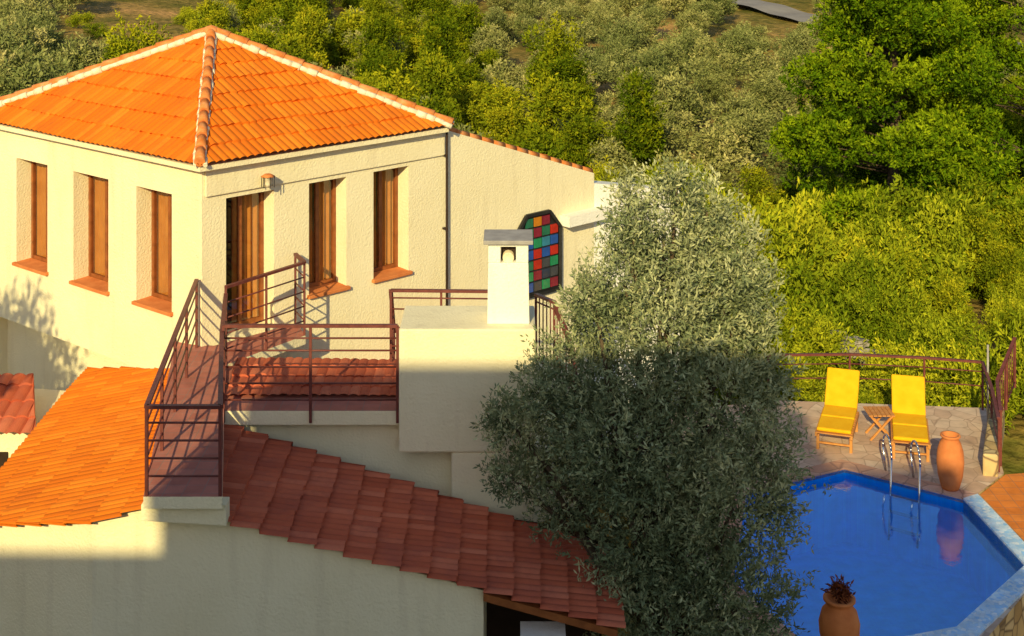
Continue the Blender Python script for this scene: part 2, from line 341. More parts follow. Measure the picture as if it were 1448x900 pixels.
mb=MB(); mb.prism([rt(F,.985),rt(R,.985),rt(B,.985),rt(Lc,.985)],5.74,5.815,M_stucco); mb.obj('eaves_soffit',house)
Fp=V((-4.78,21.8)); dr=V((.727,.687)).normalized(); dl=V((-.765,.644)).normalized()
ww=MB()
opsR=[(.43,1.32,3.05,5.22),(2.0,2.76,3.39,5.22),(3.33,4.10,3.39,5.22)]
PR,_,_=wall(ww,Fp,Fp+dr*4.95,-2,5.745,opsR,M_stucco)
opsL=[(.76,1.7,3.38,5.24),(2.48,3.5,3.38,5.24),(4.3,5.3,3.38,5.24)]
PL,_,_=wall(ww,Fp,Fp+dl*6.6,2.3,5.745,opsL,M_stucco)
ww.obj('main_walls',house,recalc=False)
i=0
for o in opsR: window(house,PR,*o,.35,i,door=(i==0)); i+=1
for o in opsL: window(house,PL,*o,.35,i); i+=1
bw=MB(); e1=Fp+dr*4.95; e2=Fp+dl*6.6; bk=e1+dl*6.6
bw.poly([(*e1,-2),(*bk,-2),(*bk,5.745),(*e1,5.745)],M_stucco); bw.poly([(*e2,-2),(*bk,-2),(*bk,5.745),(*e2,5.745)],M_stucco)
bw.prism([tuple(Fp+dl*.01+dr*.02),tuple(e1),tuple(bk),tuple(e2)],2.3,2.42,M_stucco)
inn=V((.644,.765)); q0=Fp+inn*.55; q1=q0+dl*7
bw.poly([(*q0,-2),(*q1,-2),(*q1,2.31),(*q0,2.31)],M_stucco)
bw.obj('lower_walls',house,recalc=False)
mb=MB(); nr=V((dr.y,-dr.x)); a=Fp+dr*.05;b=Fp+dr*4.9
mb.prism([tuple(a),tuple(a+nr*.04),tuple(b+nr*.04),tuple(b)],5.30,5.74,M_stucco); mb.obj('lintel_band',house,bevel=.01)
mb=MB(); p=Fp+dr*4.9+nr*.09; mb.tube((*p,2),(*p,5.75),.022,M_dark,10)
for z in (2.6,4.0,5.3): mb.beam((*p,z),(*(p-nr*.09),z),.06,.03,M_dark)
mb.obj('downpipe',house)
mb=MB(); a=Fp+dr*4.95;b=Fp+dr*8.8; t=V((-nr.x,-nr.y))*.35
a2=a+t;b2=b+t
mb.hexa([(*a,-2),(*b,-2),(*b2,-2),(*a2,-2)],[(*a,5.74),(*b,4.42),(*b2,4.42),(*a2,5.74)],M_stucco); mb.obj('wing_wall',house)
mb=MB(); n=13
for k in range(n):
    p=a.lerp(b,k/n)+t*.35;q=a.lerp(b,(k+1.1)/n)+t*.35; z1=5.76-(1.32)*k/n; z2=5.76-(1.32)*(k+1.1)/n
    mb.tube((*p,z1),(*q,z2),.055,M_tileO2,10,.07)
mb.obj('wing_verge_tiles',house,recalc=False)
tile_surface('wing_roof',(b.x,b.y,4.44),(-nr.x,-nr.y,0),(a.x-b.x,a.y-b.y,1.32),4.05,lambda q:.15,lambda q:5.0,M_tileO,house,seed=8)
mb=MB(); c=V((3.45,29.1)); mb.hexa([(*b,-2),(*c,-2),(*(c+V((-.2,.35))),-2),(*(b+V((-.2,.35))),-2)],[(*b,4.22),(*c,3.8),(*(c+V((-.2,.35))),3.8),(*(b+V((-.2,.35))),4.22)],M_white)
pb=b-dr*.95; mb.prism([tuple(pb+nr*.002),tuple(pb+nr*.25),tuple(b+dr*.2+nr*.25),tuple(b+dr*.2)],3.55,3.75,M_white); mb.obj('rear_parapet',house)
mb=MB(); cols=[(.02,.10,.42),(.50,.03,.02),(.02,.28,.13),(.6,.22,.02),(.04,.24,.38),(.25,.02,.05),(.02,.16,.10),(.06,.07,.09),(.03,.05,.10)]
gm=[]
for i,c in enumerate(cols):
    gm.append(noise_mat('coloured_glass_%d'%i,tuple(x*.7 for x in c),c,6,.12,.2,20,.6))
t0,t1,za,zb=6.66,7.76,2.42,3.84; nx,nz=5,7; cw=(t1-t0)/nx; ch=(zb-za)/nz
Pw=lambda t,z,k:V((*(Fp+dr*t+nr*k),z))
mb.poly([Pw(t0-.05,za-.05,.02),Pw(t1+.05,za-.05,.02),Pw(t1+.05,zb-.3,.02),Pw(t1-.25,zb+.05,.02),Pw(t0+.25,zb+.05,.02),Pw(t0-.05,zb-.3,.02)],M_lead)
for i in range(nx):
    for j in range(nz):
        if j==nz-1 and i in(0,nx-1): continue
        a_=t0+i*cw+.018;b_=t0+(i+1)*cw-.018;z=za+j*ch+.018;zz=za+(j+1)*ch-.018
        mb.hexa([Pw(a_,z,.022),Pw(b_,z,.022),Pw(b_,z,.05),Pw(a_,z,.05)],[Pw(a_,zz,.022),Pw(b_,zz,.022),Pw(b_,zz,.05),Pw(a_,zz,.05)],random.choice(gm))
fr=[(t0-.05,za-.05),(t1+.05,za-.05),(t1+.05,zb-.3),(t1-.25,zb+.05),(t0+.25,zb+.05),(t0-.05,zb-.3)]
for k in range(6):
    mb.beam(Pw(*fr[k],.05),Pw(*fr[(k+1)%6],.05),.06,.06,M_lead)
mb.obj('coloured_glass_window',house)
mb=MB(); p=Fp+dr*1.1+nr*.16; mb.beam((*(p-nr*.12),5.42),(*p,5.5),.02,.02,M_lead); mb.lathe([(0,.12),(.09,.08),(.065,.07),(.07,-.02),(.045,-.07),(0,-.09)],(p.x,p.y,5.4),M_mortar,8)
for k in range(6):
    t_=k*math.pi/3; mb.beam((p.x+.1*math.cos(t_),p.y+.1*math.sin(t_),5.32),(p.x+.1*math.cos(t_),p.y+.1*math.sin(t_),5.5),.012,.012,M_lead)
mb.tube((p.x,p.y,5.49),(p.x,p.y,5.53),.12,M_terra,8,.05); mb.obj('wall_lantern',house)
# walkway, landing, terrace
mb=MB()
mb.prism([(-4.3,16.5),(-3.38,16.5),(-3.93,19.3),(-4.24,21.0),(-3.26,22.35),(-3.5,22.95),(-4.6,21.85),(-4.95,21.9),(-5.25,22.05)],2.86,3.0,M_stucco,M_floor); mb.obj('walkway_slab',house)
mb=MB(); mb.prism([(-3.925,19.3),(.3,19.3),(.3,21.0),(-1.9,21.0),(-1.9,21.25),(-4.22,21.25),(-4.23,20.9)],2.76,2.95,M_stucco,M_floor); mb.obj('terrace_slab',house)
tile_surface('terrace_tile_roof',(-4.1,19.75,2.965),(1,0,0),(0,1.45,.05),1.45,lambda b:0.0+(.1-b*.08),lambda b:2.5,M_tileR,house,course=.36,seed=31,amp=.02,step=.03)
mb=MB(); mb.prism([(-1.53,19.12),(.32,19.12),(.32,20.2),(-1.53,20.2)],2.45,4.12,M_stucco)
mb.prism([(-.82,19.14),(.30,19.14),(.30,20.1),(-.82,20.1)],-1.5,2.45,M_stucco); mb.obj('parapet_block',house,bevel=.025)
mb=MB(); mb.prism([(-4.05,19.5),(-.82,19.5),(-.82,20.8),(-4.05,21.2)],-2,2.76,M_stucco); mb.obj('terrace_support_wall',house)
mb=MB(); mb.prism([(-4.3,21.3),(-.3,21.3),(-.3,27.2)],-2,1.9,M_stucco,M_floor); mb.obj('rear_passage',house)
mb=MB(); cx,cy=-.05,19.62
mb.hexa([(cx-.29,cy-.28,4.12),(cx+.29,cy-.28,4.12),(cx+.29,cy+.28,4.12),(cx-.29,cy+.28,4.12)],[(cx-.275,cy-.26,4.95),(cx+.275,cy-.26,4.95),(cx+.275,cy+.26,4.95),(cx-.275,cy+.26,4.95)],M_white)
for sx in(-1,1):
    for sy in(-1,1): mb.box((cx+sx*.19,cy+sy*.18,5.07),(.17,.15,.24),M_white)
mb.box((cx,cy,5.19),(.55,.52,.04),M_white); mb.box((cx,cy,5.05),(.2,.2,.2),M_dark)
mb.tube((cx,cy-.2,5.0),(cx,cy+.1,5.03),.08,M_mortar,12)
mb.obj('chimney',house,bevel=.012)
mb=MB(); mb.prism([(cx-.34,cy-.32),(cx+.34,cy-.32),(cx+.34,cy+.32),(cx-.34,cy+.32)],5.212,5.27,M_slab); mb.obj('chimney_cap',house,bevel=.01)
Zf=3.0
railing('walkway_railing',[(-4.85,21.75,Zf),(-4.27,16.53,Zf),(-3.41,16.53,Zf),(-3.95,19.25,Zf),(-4.25,21.0,Zf)],1.04,(.22,.42,.62,.82),.022,1.3,low=.12)
railing('terrace_railing',[(-3.93,19.27,Zf),(-1.56,19.27,Zf)],1.12,(.1,.3,.5,.7,.85),.022,1.2,low=.2)
railing('door_railing',[(-4.25,21.0,Zf),(-3.28,22.35,Zf),(-3.5,22.85,Zf)],1.15,(.2,.4,.6,.8),.02,.8)
railing('rear_terrace_railing',[(-1.85,22.2,2.0),(-1.8,21.0,Zf),(-.3,20.95,Zf)],1.1,(.25,.5,.75,.9),.02,.75)
railing('stair_railing',[(.36,21.3,2.9),(.62,20.75,2.95),(.86,20.2,2.5),(.92,19.6,1.9)],1.05,(.1,.9),.022,.7,pickets=.11)
mb=MB(); Y0=16.85
mb.poly([(-5.0,Y0,-3),(-.34,Y0,-3),(-.34,Y0,1.73),(-3.43,Y0,2.57),(-3.6,Y0,2.84),(-4.3,Y0,2.84),(-4.35,Y0,2.72),(-5.0,Y0,2.52)],M_stucco)
mb.poly([(-5.0,Y0,-3),(-7.0,18.1,-3),(-7.0,18.1,1.93),(-5.0,Y0,2.52)],M_stucco)
mb.poly([(-7.0,18.1,-3),(-7.0,23.6,-3),(-7.0,23.6,1.93),(-7.0,18.1,1.93)],M_stucco)
mb.poly([(-.34,Y0,-3),(-.34,19.4,-3),(-.34,19.4,1.73),(-.34,Y0,1.73)],M_stucco)
mb.obj('front_walls',house,recalc=False)
tile_surface('front_roof_right',(1.33,16.72,1.30),(0,1,0),(-4.72,0,1.28),5.75,lambda b:0.0,lambda b:1.95+.12*b,M_tileR,house,course=.345,step=.055,seed=11)
Xb=lambda b:-7.15+b*.958
tile_surface('front_roof_left',(-7.15,16.68,1.93),(0,1,0),(2.7,0,.8),3.12,lambda b:max(0,(-5.0-Xb(b))*.62),lambda b:(21.8-.842*(Xb(b)+4.78)+.05)-16.68,M_tileO,house,course=.38,seed=12,amp=.026)
mb=MB()
mb.hexa([(-.34,16.74,1.66),(1.25,16.74,1.22),(1.25,16.9,1.22),(-.34,16.9,1.66)],[(-.34,16.74,1.75),(1.25,16.74,1.31),(1.25,16.9,1.31),(-.34,16.9,1.75)],M_wood)
for k in range(5):
    y=17.1+k*.42; mb.hexa([(-.3,y,1.62),(1.2,y,1.2),(1.2,y+.1,1.2),(-.3,y+.1,1.62)],[(-.3,y,1.7),(1.2,y,1.29),(1.2,y+.1,1.29),(-.3,y+.1,1.7)],M_wood)
mb.box((.37,16.98,-.9),(.44,.3,4.1),M_white); mb.box((.37,16.98,1.17),(.54,.36,.06),M_white)
mb.poly([(-.34,18.9,-3),(1.2,18.9,-3),(1.2,18.9,1.5),(-.34,18.9,1.7)],M_dark)  # near-black back sheet: the carport's shade put into its colour
mb.obj('carport_frame',house)
mb=MB()
mb.hexa([(-4.36,16.62,2.66),(-3.36,16.62,2.60),(-3.36,16.84,2.60),(-4.36,16.84,2.66)],[(-4.36,16.62,2.855),(-3.36,16.62,2.855),(-3.36,16.84,2.855),(-4.36,16.84,2.855)],M_stucco)
mb.obj('walkway_edge_beam',house,bevel=.01)
tile_surface('annex_roof',(-10.5,21.55,1.72),(1,0,0),(0,1.3,.4),1.5,lambda b:0,lambda b:3.25-.35*b,M_tileR,house,seed=15,pitch=.2,amp=.04)
mb=MB(); mb.prism([(-10.5,21.75),(-7.35,21.75),(-7.35,23.4),(-10.5,24)],-3,1.74,M_stucco); mb.box((-8.0,21.74,.9),(.5,.06,1.0),M_dark); mb.obj('annex_walls',house)

# ------------------------------------------------------------------ POOL + DECK
pool=[(5.75,24.45),(7.42,23.25),(7.62,21.0),(6.05,19.25),(4.0,18.6),(3.2,20.5),(3.9,23.5)]
cxp=sum(p[0] for p in pool)/7; cyp=sum(p[1] for p in pool)/7
def off(poly,d):
    n=len(poly);res=[]
    for i in range(n):
        a=V(poly[i-1]);b=V(poly[i]);c=V(poly[(i+1)%n])
        e1=(b-a).normalized();e2=(c-b).normalized(); n1=V((-e1.y,e1.x));n2=V((-e2.y,e2.x))
        if n1.dot(b-V((cxp,cyp)))<0:n1=-n1
        if n2.dot(b-V((cxp,cyp)))<0:n2=-n2
        bis=(n1+n2).normalized(); res.append(tuple(b+bis*d/max(.4,bis.dot(n1))))
    return res
cop=off(pool,.3)
poolE=empty('swimming_pool')
mb=MB(); n=7; zb=-1.25
mb.poly([(x,y,zb) for x,y in pool],M_basin)
for i in range(n):
    a=pool[i];b=pool[(i+1)%n]; mb.poly([(*a,zb),(*b,zb),(*b,-.0),(*a,-.0)],M_basin)
mb.obj('basin',poolE,recalc=False)
mb=MB(); mb.poly([(x,y,-.1) for x,y in pool],M_water); mb.obj('water',poolE,recalc=False)
mb=MB()
for i in range(n):
    j=(i+1)%n; a=pool[i];b=pool[j];c=cop[j];d=cop[i]
    m=M_mosaic if i in(1,2,3) else M_coping
    mb.prism([a,b,c,d],-.05 if m is M_coping else -.4,.035,m)
mb.obj('coping',poolE,recalc=False)
mb=MB()
for k in(0,1):
    bx,by=6.38+.40*k,24.0-.28*k
    pts=[(bx+.05,by+.33,0.02)]
    for t_ in range(13):
        f=t_/12*math.pi; pts.append((bx,by+.28*math.cos(f)+.05,.45+.30*math.sin(f)))
    pts.append((bx-.05,by-.23,-.9))
    for p,q in zip(pts[:-1],pts[1:]): mb.tube(p,q,.018,M_chrome,8)
for z in(-.15,-.42,-.7): mb.beam((6.36,23.77,z),(6.76,23.49,z),.07,.03,M_chrome)
mb.obj('pool_ladder')
deck_outer=[(2.4,27.0),(5.2,27.7),(9.15,27.3),(8.45,24.3),(7.75,23.5),(7.96,21.0),(6.25,18.85),(3.8,18.2),(2.5,19.5)]
def holed(outer,hole,z,mat,name):
    allp=[V((*p,z)) for p in outer]+[V((*p,z)) for p in hole]
    tris=tessellate_polygon([[V((*p,0)) for p in outer],[V((*p,0)) for p in hole]])
    me=bpy.data.meshes.new(name); me.from_pydata([tuple(p) for p in allp],[],[tuple(t) for t in tris]); me.materials.append(mat)
    o=bpy.data.objects.new(name,me); COL.objects.link(o); return o
holed(deck_outer,off(pool,.02),0.0,M_pave,'pool_deck')
mb=MB()
for i in range(len(deck_outer)):
    a=deck_outer[i];b=deck_outer[(i+1)%len(deck_outer)]; mb.poly([(*a,-3),(*b,-3),(*b,-.002),(*a,-.002)],M_wallst)
mb.obj('retaining_wall',recalc=False)
mb=MB(); mb.prism([(7.77,23.48),(8.47,24.28),(14,25.2),(14,18.5),(8.3,20.4),(7.98,21.0)],-3,-.012,M_wallst,M_orpave); mb.obj('terracotta_terrace',recalc=False)
mb=MB(); mb.prism([(8.05,24.2),(8.3,24.15),(9.2,26.4),(8.95,26.5)],-.1,.38,M_wallst); mb.obj('low_stone_wall',bevel=.04)
railing('pool_railing',[(5.0,27.6,0),(6.6,27.65,0),(8.0,27.45,0),(9.05,27.2,0),(8.75,25.8,.0),(8.38,24.35,0)],.92,(.5,.8),.02,1.1)
railing('steps_railing',[(8.5,24.6,0),(8.85,25.8,.1),(9.6,27.0,.5)],.95,(.12,),.02,.8,pickets=.14)
mb=MB(); mb.tube((8.95,26.6,0),(8.95,26.6,1.45),.02,M_slab,8); mb.obj('lamp_pole')
def pot(name,loc,s,prof):
    e=MB(); e.lathe([(r*s,z*s) for r,z in prof],loc,M_terra,32); return e.obj(name)
pr=[(0,0),(.15,0),(.17,.04),(.225,.25),(.25,.5),(.235,.7),(.19,.85),(.15,.92),(.16,.95),(.185,.97),(.18,1.0),(.14,1.0),(.13,.93),(0,.9)]
pot('terracotta_pot',(7.32,23.62,.035),.90,pr)
pr2=[(0,0),(.15,0),(.2,.1),(.27,.35),(.28,.5),(.24,.66),(.17,.74),(.17,.78),(.22,.81),(.22,.84),(.16,.84),(.15,.78),(0,.76)]
pot('terracotta_pot.001',(4.27,18.45,.035),.95,pr2)

def lounger(name,loc,ang):
    e=empty(name,(0,0,0)); Mx=Matrix.Translation(V(loc))@Matrix.Rotation(ang,4,'Z')
    f=MB(); f.M=Mx; w=.62
    for x in(-w/2,w/2): f.beam((x,0,.30),(x,1.25,.30),.04,.07,M_teak)
    for x in(-w/2+.02,w/2-.02):
        for y in(.12,1.15): f.beam((x,y,0),(x,y,.27),.05,.05,M_teak)
    for y in np.linspace(.02,1.2,12): f.beam((-w/2,y,.335),(w/2,y,.335),.06,.018,M_teak)
    for x in(-w/2+.04,w/2-.04): f.beam((x,1.2,.33),(x,1.72,.86),.035,.05,M_teak); f.beam((x,1.5,.60),(x,1.25,.05),.03,.03,M_teak)
    for k in range(6): y=1.25+.085*k; f.beam((-w/2+.04,y,.33+.0855*k),(w/2-.04,y,.33+.0855*k),.05,.015,M_teak)
    f.beam((-w/2,.12,.12),(w/2,.12,.12),.03,.03,M_teak)
    f.obj('frame',e)
    c=MB(); c.M=Mx
    def slab(p,q,th):
        p=V(p);q=V(q);d=(q-p).normalized();u=V((0,-d.z,d.y));h=w/2-.01
        c.hexa([p+V((-h,0,0)),p+V((h,0,0)),q+V((h,0,0)),q+V((-h,0,0))],[p+V((-h,0,0))+u*th,p+V((h,0,0))+u*th,q+V((h,0,0))+u*th,q+V((-h,0,0))+u*th],M_fabric)
    slab((0,.0,.36),(0,.62,.36),.065); slab((0,.64,.36),(0,1.19,.36),.065); slab((0,1.2,.37),(0,1.74,.91),.065)
    c.obj('cushion',e,bevel=.025); return e
lounger('sun_lounger',(5.72,25.15,0),math.radians(-19)); lounger('sun_lounger.001',(6.98,24.75,0),math.radians(-14))
mb=MB(); tx,ty=6.72,25.9
for k in range(6): mb.box((tx-.2+.08*k,ty,.46),(.068,.46,.02),M_teak)
for y in(-.17,.17): mb.beam((tx-.2,ty+y,0),(tx+.2,ty+y,.44),.035,.035,M_teak); mb.beam((tx+.2,ty+y*.8,0),(tx-.2,ty+y*.8,.44),.035,.035,M_teak)
mb.obj('side_table')

# ------------------------------------------------------------------ foliage
def leaf_object(name,lobes,n,L,W,seed,mat,up=.3,spray=12,shell=.5,sl=.16,parent=None,sprd=.25,link=True,jit=.14):
    rs=np.random.RandomState(seed); lob=np.array(lobes,float)
    w=lob[:,3]**2; w/=w.sum(); ns=n//spray
    idx=rs.choice(len(lob),ns,p=w); d=rs.randn(ns,3); d/=np.linalg.norm(d,axis=1)[:,None]
    fr_=rs.rand(ns)**.6
    rad=lob[idx,3]*(shell+(1-shell)*fr_)*(1+jit*rs.randn(ns).clip(-1.5,2.2))
    sc=np.ones((ns,3)); sc[:,2]=lob[idx,4]
    c=lob[idx,:3]+d*rad[:,None]*sc
    ax=d*.7+rs.randn(ns,3)*.45; ax[:,2]+=up; ax/=np.linalg.norm(ax,axis=1)[:,None]
    lt=rs.rand(len(lob)); tone=(.28*lt[idx]+.32*rs.rand(ns)+.12*(d[:,2]+1)+.14*fr_-.08)  # random tone plus painted shade: inner leaves darker, clump tops lighter
    c=np.repeat(c,spray,0);axx=np.repeat(ax,spray,0);tone=np.repeat(tone,spray)
    m=len(c); p=c+axx*(rs.rand(m,1)-.5)*2*sl+rs.randn(m,3)*sl*sprd
    la=axx*.7+rs.randn(m,3)*.5; la/=np.linalg.norm(la,axis=1)[:,None]
    sd=np.cross(la,rs.randn(m,3)); sd/=np.linalg.norm(sd,axis=1)[:,None]
    s=(.7+.6*rs.rand(m,1)); l=la*L*s; wd=sd*W*s*.5
    vt=np.stack([p,p+l*.5+wd,p+l,p+l*.5-wd],1).reshape(-1,3).astype(np.float32)
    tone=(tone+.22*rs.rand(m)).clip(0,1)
    me=bpy.data.meshes.new(name+'_mesh'); me.vertices.add(4*m); me.vertices.foreach_set('co',vt.ravel())
    me.loops.add(4*m); me.loops.foreach_set('vertex_index',np.arange(4*m,dtype=np.int32))
    me.polygons.add(m); me.polygons.foreach_set('loop_start',np.arange(0,4*m,4,dtype=np.int32))
    me.update(calc_edges=True)
    at=me.attributes.new('Tone','FLOAT','POINT'); at.data.foreach_set('value',np.repeat(tone,4).astype(np.float32))
    me.materials.append(mat)
    if not link: return me
    o=bpy.data.objects.new(name,me); COL.objects.link(o); o.parent=parent; return o
def limbs(name,base,lobes,r0,parent,split=.35):
    mb=MB(); base=V(base); top=V((np.mean([l[0] for l in lobes]),np.mean([l[1] for l in lobes]),0)); zs=[l[2] for l in lobes]
    fork=V((top.x,top.y,base.z+(max(zs)-base.z)*split)); mid=base.lerp(fork,.5)+V((r0*.5,-r0*.4,0))
    mb.tube(base,mid,r0,M_bark,12,r0*.8); mb.tube(mid,fork,r0*.8,M_bark,12,r0*.65)
    for l in lobes:
        q=V(l[:3]); m=fork.lerp(q,.5)+V((random.uniform(-.2,.2),random.uniform(-.2,.2),.15))
        mb.tube(fork,m,r0*.38,M_bark,7,r0*.25); mb.tube(m,q,r0*.25,M_bark,7,r0*.08)
    return mb.obj(name,parent,recalc=False)
olive=empty('olive_tree')
ol=[(1.94,18.0,5.75,.60),(1.42,18.0,5.1,.55),(2.55,18.0,5.0,.66),(1.95,17.6,4.5,.75),(.85,18.1,3.75,.68),(.2,18.3,2.95,.55),(1.4,17.5,3.3,.85),(2.6,17.7,3.7,.85),
(.72,18.2,2.3,.55),(1.65,17.6,2.1,.75),(2.75,17.6,2.4,.85),(2.0,17.3,1.0,.75),(2.85,17.5,1.2,.7),(3.2,18.0,3.9,.40),(2.5,18.1,5.95,.40),(3.3,17.8,2.4,.36),(3.2,17.8,3.1,.42),(1.55,18.0,5.7,.36),
(2.1,18.3,-.1,.9),(2.9,17.6,.2,.7),(1.1,18.6,4.4,.5),(2.2,18.4,4.9,.7),(1.3,18.5,2.9,.8),(1.5,18.2,6.1,.28),(2.9,18.1,5.5,.36),(-.1,18.2,3.3,.28),(.0,18.2,2.5,.34),(.35,18.1,3.7,.3),(2.3,17.4,2.9,.5),(2.2,17.3,1.9,.5),(1.2,17.6,1.3,.4),(3.1,18,4.5,.32),(1.05,17.9,4.9,.34),(3.0,18,5.0,.4),(2.1,18,6.3,.3)]
lob=[(x,y,z,r,1.08) for x,y,z,r in ol]
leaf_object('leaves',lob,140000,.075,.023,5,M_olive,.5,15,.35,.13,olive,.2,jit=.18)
limbs('trunk_and_limbs',(2.1,18.2,-2.1),lob,.2,olive,.3)

def interp(y,pts):
    return np.interp(y,[p[0] for p in pts],[p[1] for p in pts])
HP=[(-80,16),(-14,5),(-5,3.5),(3,-1),(12,-2.3),(27,-2.3),(30,-1.5),(40,-2.0),(60,-3.4),(100,-4.3),(180,-2.5),(260,4),(420,25),(900,95)]
def hf(x,y):
    x=np.asarray(x,float);y=np.asarray(y,float)
    z=interp(y,HP); s=np.clip((-x-3)/22,0,1)*np.clip((y-30)/25,0,1); z=z+2.4*s
    a=np.clip((y-28)/20,0,1)
    return z+a*(.4*np.sin(x*.23+1.3)*np.cos(y*.17)+.6*np.sin(x*.06+y*.045)+.12*np.sin(x*.9)*np.sin(y*.7+.5))
xs=np.concatenate([-np.geomspace(700,60,22),np.linspace(-58,58,110),np.geomspace(60,700,22)])
ys=np.concatenate([np.linspace(-90,26,30),np.linspace(27,80,60),np.geomspace(82,1000,70)])
X,Yg=np.meshgrid(xs,ys); Zg=hf(X,Yg); nx_,ny_=len(xs),len(ys)
me=bpy.data.meshes.new('hillside_ground'); fs=[(j*nx_+i,j*nx_+i+1,(j+1)*nx_+i+1,(j+1)*nx_+i) for j in range(ny_-1) for i in range(nx_-1)]
me.from_pydata(np.stack([X.ravel(),Yg.ravel(),Zg.ravel()],1).tolist(),[],fs); me.materials.append(M_ground)
me.polygons.foreach_set('use_smooth',[True]*len(fs)); g=bpy.data.objects.new('ground',me); COL.objects.link(g)
cl=[(4,215),(12,178),(17,158),(24,142),(30,128),(40,114),(60,100)]
mb=MB(); pts=[]
for i in range(80):
    f=i/79*(len(cl)-1); k=min(int(f),len(cl)-2); u=f-k; pts.append(V((cl[k][0]*(1-u)+cl[k+1][0]*u,cl[k][1]*(1-u)+cl[k+1][1]*u)))
hc=lambda p:float(hf(p.x,p.y))+.5
for p,q in zip(pts[:-1],pts[1:]):
    d=(q-p).normalized(); s=V((-d.y,d.x))*2.0
    mb.poly([(*(p-s),hc(p)),(*(q-s),hc(q)),(*(q+s),hc(q)),(*(p+s),hc(p))],M_asph)
mb.obj('road',recalc=False)

def template(kind,seed):
    rs=np.random.RandomState(seed); lobes=[]
    if kind=='grove':
        for k in range(13):
            a=rs.rand()*6.28; r=rs.rand()**.6*.85; lobes.append((r*math.cos(a),r*math.sin(a),.85+rs.rand()*1.3-.25*r,.36+.24*rs.rand(),.95))
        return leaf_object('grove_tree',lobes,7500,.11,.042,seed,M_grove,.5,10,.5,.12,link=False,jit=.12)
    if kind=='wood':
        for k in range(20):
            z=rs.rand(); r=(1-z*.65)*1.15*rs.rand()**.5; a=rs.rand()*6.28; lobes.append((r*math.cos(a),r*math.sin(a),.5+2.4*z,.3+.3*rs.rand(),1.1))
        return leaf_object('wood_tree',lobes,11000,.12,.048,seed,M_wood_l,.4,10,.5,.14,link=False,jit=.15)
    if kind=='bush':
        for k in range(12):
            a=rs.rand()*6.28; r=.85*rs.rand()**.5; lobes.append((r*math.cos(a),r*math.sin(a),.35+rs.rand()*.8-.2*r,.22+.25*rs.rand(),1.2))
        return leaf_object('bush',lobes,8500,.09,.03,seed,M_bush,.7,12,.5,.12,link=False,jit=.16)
T={k:[template(k,100+i*7+len(k)) for i in range(6)] for k in('grove','wood','bush')}
def inst(parent,kind,x,y,s,zs=1,dz=0):
    o=bpy.data.objects.new(kind+'_plant',random.choice(T[kind])); COL.objects.link(o); o.parent=parent
    o.location=(x,y,float(hf(x,y))+dz); o.rotation_euler=(0,0,random.uniform(0,6.28)); o.scale=(s*random.uniform(.85,1.2),s,s*zs)
gro=empty('olive_grove'); wod=empty('woodland'); shr=empty('shrubs')
bnd=lambda y:(6.5-(y-58)*.20) if y>58 else 3.0
def road_near(x,y):
    for p in pts[::3]:
        dx=x-p.x;dy=y-p.y
        if abs(dx)<4 and -12<dy<4: return True
    return False
def lowf(x,y,s=1): return math.sin(x*.31*s+1.7)*math.cos(y*.27*s+.6)+.6*math.sin(x*.11*s-y*.19*s)
y=56;row=0
while y<215:
    sp=3.5+.010*y; row+=1
    x=bnd(y)-1+(row%2)*sp*.5
    while x<.40*y+6:
        px,py=x+random.uniform(-.5,.5),y+random.uniform(-.5,.5)
        if not road_near(px,py) and random.random()<.95 and lowf(px,py,.8)<1.15 and not(px>.22*py and py<75) and not (.135*py<px<.168*py and 57<py<66):
            inst(gro,'grove',px,py,random.uniform(1.0,1.65)*(1+.0012*y),random.uniform(.75,1.1))
        x+=sp
    y+=sp*1.15
y=34
while y<190:
    sp=2.6+.02*y; x=-.40*y-4
    while x<.42*y+4:
        px,py=x+random.uniform(-.9,.9),y+random.uniform(-.9,.9)
        left=px<bnd(py)
        hidden = (-.36*py<px<-.05*py and py<52)
        if left and not hidden and random.random()<.9:
            if -.31*py<px<-.22*py and 75<py<150: 
                if random.random()<.25: inst(shr,'bush',px,py,random.uniform(.8,1.4),.8)
            elif px<-.30*py or (py>60 and random.random()<.12): inst(gro,'grove',px,py,random.uniform(1.2,1.8),1)
            else: inst(wod,'wood',px,py,random.uniform(.55,1.35)*(1+.004*py),random.uniform(.75,1.1))
        x+=sp
    y+=sp*.85
for k in range(60):
    py=random.uniform(56,75); px=py*random.uniform(.25,.42); inst(wod,'wood',px,py,random.uniform(.8,1.3),1)
y=29.4
while y<54:
    sp=1.35+.024*(y-29); x=1.8 if y<36 else -1
    while x<.42*y+3:
        px,py=x+random.uniform(-.5,.5),y+random.uniform(-.5,.5)
        lf=lowf(px,py,1.6)
        if random.random()<.93 and not(7.0<px<9.0 and 30.2<py<33.0) and lf>-1.25:
            s=random.uniform(.7,1.45)*(1.0+.25*lf)*(1+.006*(py-29))
            if py>44: s*=.85
            if random.random()<.16 and py>33: inst(wod,'wood',px,py,s*.6,1)
            else: inst(shr,'bush',px,py,s,random.uniform(.8,1.4))
        x+=sp
    y+=sp*.85
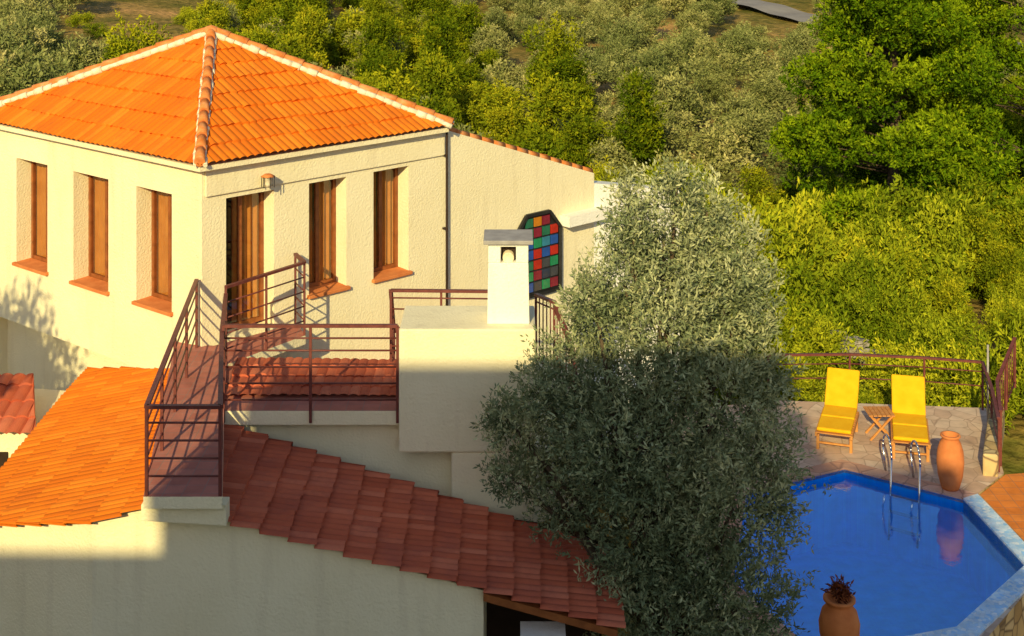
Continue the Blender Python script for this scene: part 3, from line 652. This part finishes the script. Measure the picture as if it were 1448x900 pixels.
def pine(name,x,y,h,w,seed,n=100000,nl=90):
    e=empty(name); rs=np.random.RandomState(seed); z0=float(hf(x,y)); lobes=[]
    mb=MB(); mb.tube((x,y,z0-.2),(x+.2,y,z0+h*.5),.24,M_bark,10,.16); mb.tube((x+.2,y,z0+h*.5),(x,y,z0+h*.9),.16,M_bark,10,.04)
    for k in range(nl):
        z=rs.rand()**.9; r=w*(1-.62*z**1.8)*(.25+.75*rs.rand()**.5)*(.85 if z<.1 else 1); a=rs.rand()*6.28
        c=(x+r*math.cos(a),y+r*math.sin(a),z0+h*(.06+.9*z)); lobes.append((*c,.5+.5*rs.rand(),.7))
        if k%2==0: mb.tube((x+.1,y,max(z0+.8,c[2]-.8)),(c[0],c[1],c[2]-.15),.04,M_bark,5,.015)
    mb.obj('trunk_and_branches',e,recalc=False)
    leaf_object('needles',lobes,n,.12,.055,seed,M_pine,.6,12,.62,.12,e,jit=.11); return e
pine('pine_tree',12.3,46,10.8,3.5,21,210000,150); pine('pine_tree.001',18.4,50,13.5,4.2,22,180000,150); pine('pine_tree.002',15.6,56,13,3.8,23,110000,110)
def boulder_mesh(nm,items):
    bm=bmesh.new()
    for (x,y,z,s) in items:
        r=bmesh.ops.create_icosphere(bm,subdivisions=3,radius=s)
        sx,sy,sz=random.uniform(.8,1.3),random.uniform(.7,1.1),random.uniform(.45,.75); ph=random.uniform(0,9)
        for v in r['verts']:
            c=v.co.normalized(); f=1+.22*math.sin(c.x*5+ph)*math.cos(c.y*6+ph*2)+.12*math.sin(c.z*9+ph)+random.uniform(-.05,.05)
            v.co=V((v.co.x*sx,v.co.y*sy,v.co.z*sz))*f; v.co+=V((x,y,z))
    me=bpy.data.meshes.new(nm); bm.to_mesh(me); bm.free(); me.materials.append(M_rock); o=bpy.data.objects.new(nm,me); COL.objects.link(o)
boulder_mesh('rock_outcrop',[(7.5+.11*k+random.uniform(-.1,.1),33.0-.12*k+random.uniform(-.3,.3),-.42-.04*k+random.uniform(-.15,.1),random.uniform(.14,.30)) for k in range(22)])
leaf_object('potted_plant',[(4.27,18.45,.92,.12,.7)],350,.08,.025,9,M_redp,.6,8,.3,.07)
# ------------------------------------------------------------------ unseen stepped blocks added to shade the lower part; then an off-frame tree
mb=MB()
mb.prism([(-9.05,-12),(-1.5,-12),(-1.5,-6),(-9.05,-6)],0,15.08,M_stucco); mb.prism([(-1.49,-11.5),(1.1,-11.5),(1.1,-6.02),(-1.49,-6.02)],0,13.9,M_stucco)
mb.prism([(-17,-11.5),(-9.06,-11.5),(-9.06,-6.02),(-17,-6.02)],0,12.6,M_stucco)
for x in(-7.5,-5,-2.8): mb.box((x,-5.99,12),(.9,.05,1.4),M_wood)
mb.obj('shadow_blocks')
o=bpy.data.objects.new('shade_tree',T['wood'][0]); COL.objects.link(o); o.location=(-11.2,14,2.9); o.scale=(1.5,1.5,1.7)

# ------------------------------------------------------------------ light, world, camera
w=bpy.data.worlds.new('World'); S.world=w; w.use_nodes=True; nt=w.node_tree
sk=nt.nodes.new('ShaderNodeTexSky'); sk.sky_type='NISHITA'; sk.sun_disc=False
az=12; el=24
d=V((math.sin(math.radians(az))*math.cos(math.radians(el)),math.cos(math.radians(az))*math.cos(math.radians(el)),-math.sin(math.radians(el))))
sk.sun_elevation=math.radians(el); sk.sun_rotation=math.radians(180+az)
bg=nt.nodes['Background']; nt.links.new(sk.outputs[0],bg.inputs[0]); bg.inputs[1].default_value=.125
sl=bpy.data.lights.new('sun','SUN'); sl.energy=5; sl.angle=math.radians(.5); sl.color=(1,.82,.40)
so=bpy.data.objects.new('sun',sl); COL.objects.link(so); so.rotation_euler=d.to_track_quat('-Z','Y').to_euler(); so.location=(0,-20,40)
cam=bpy.data.cameras.new('camera'); co=bpy.data.objects.new('camera',cam); COL.objects.link(co)
co.location=(0,0,10.2); co.rotation_euler=(math.radians(90),0,0); cam.sensor_width=36; cam.lens=36*2000/1448; cam.shift_y=-620/1448; cam.clip_end=3000; cam.clip_start=.1
S.camera=co
S.view_settings.view_transform='Standard'; S.view_settings.look='None'; S.view_settings.exposure=0
print('objs',len(bpy.data.objects))
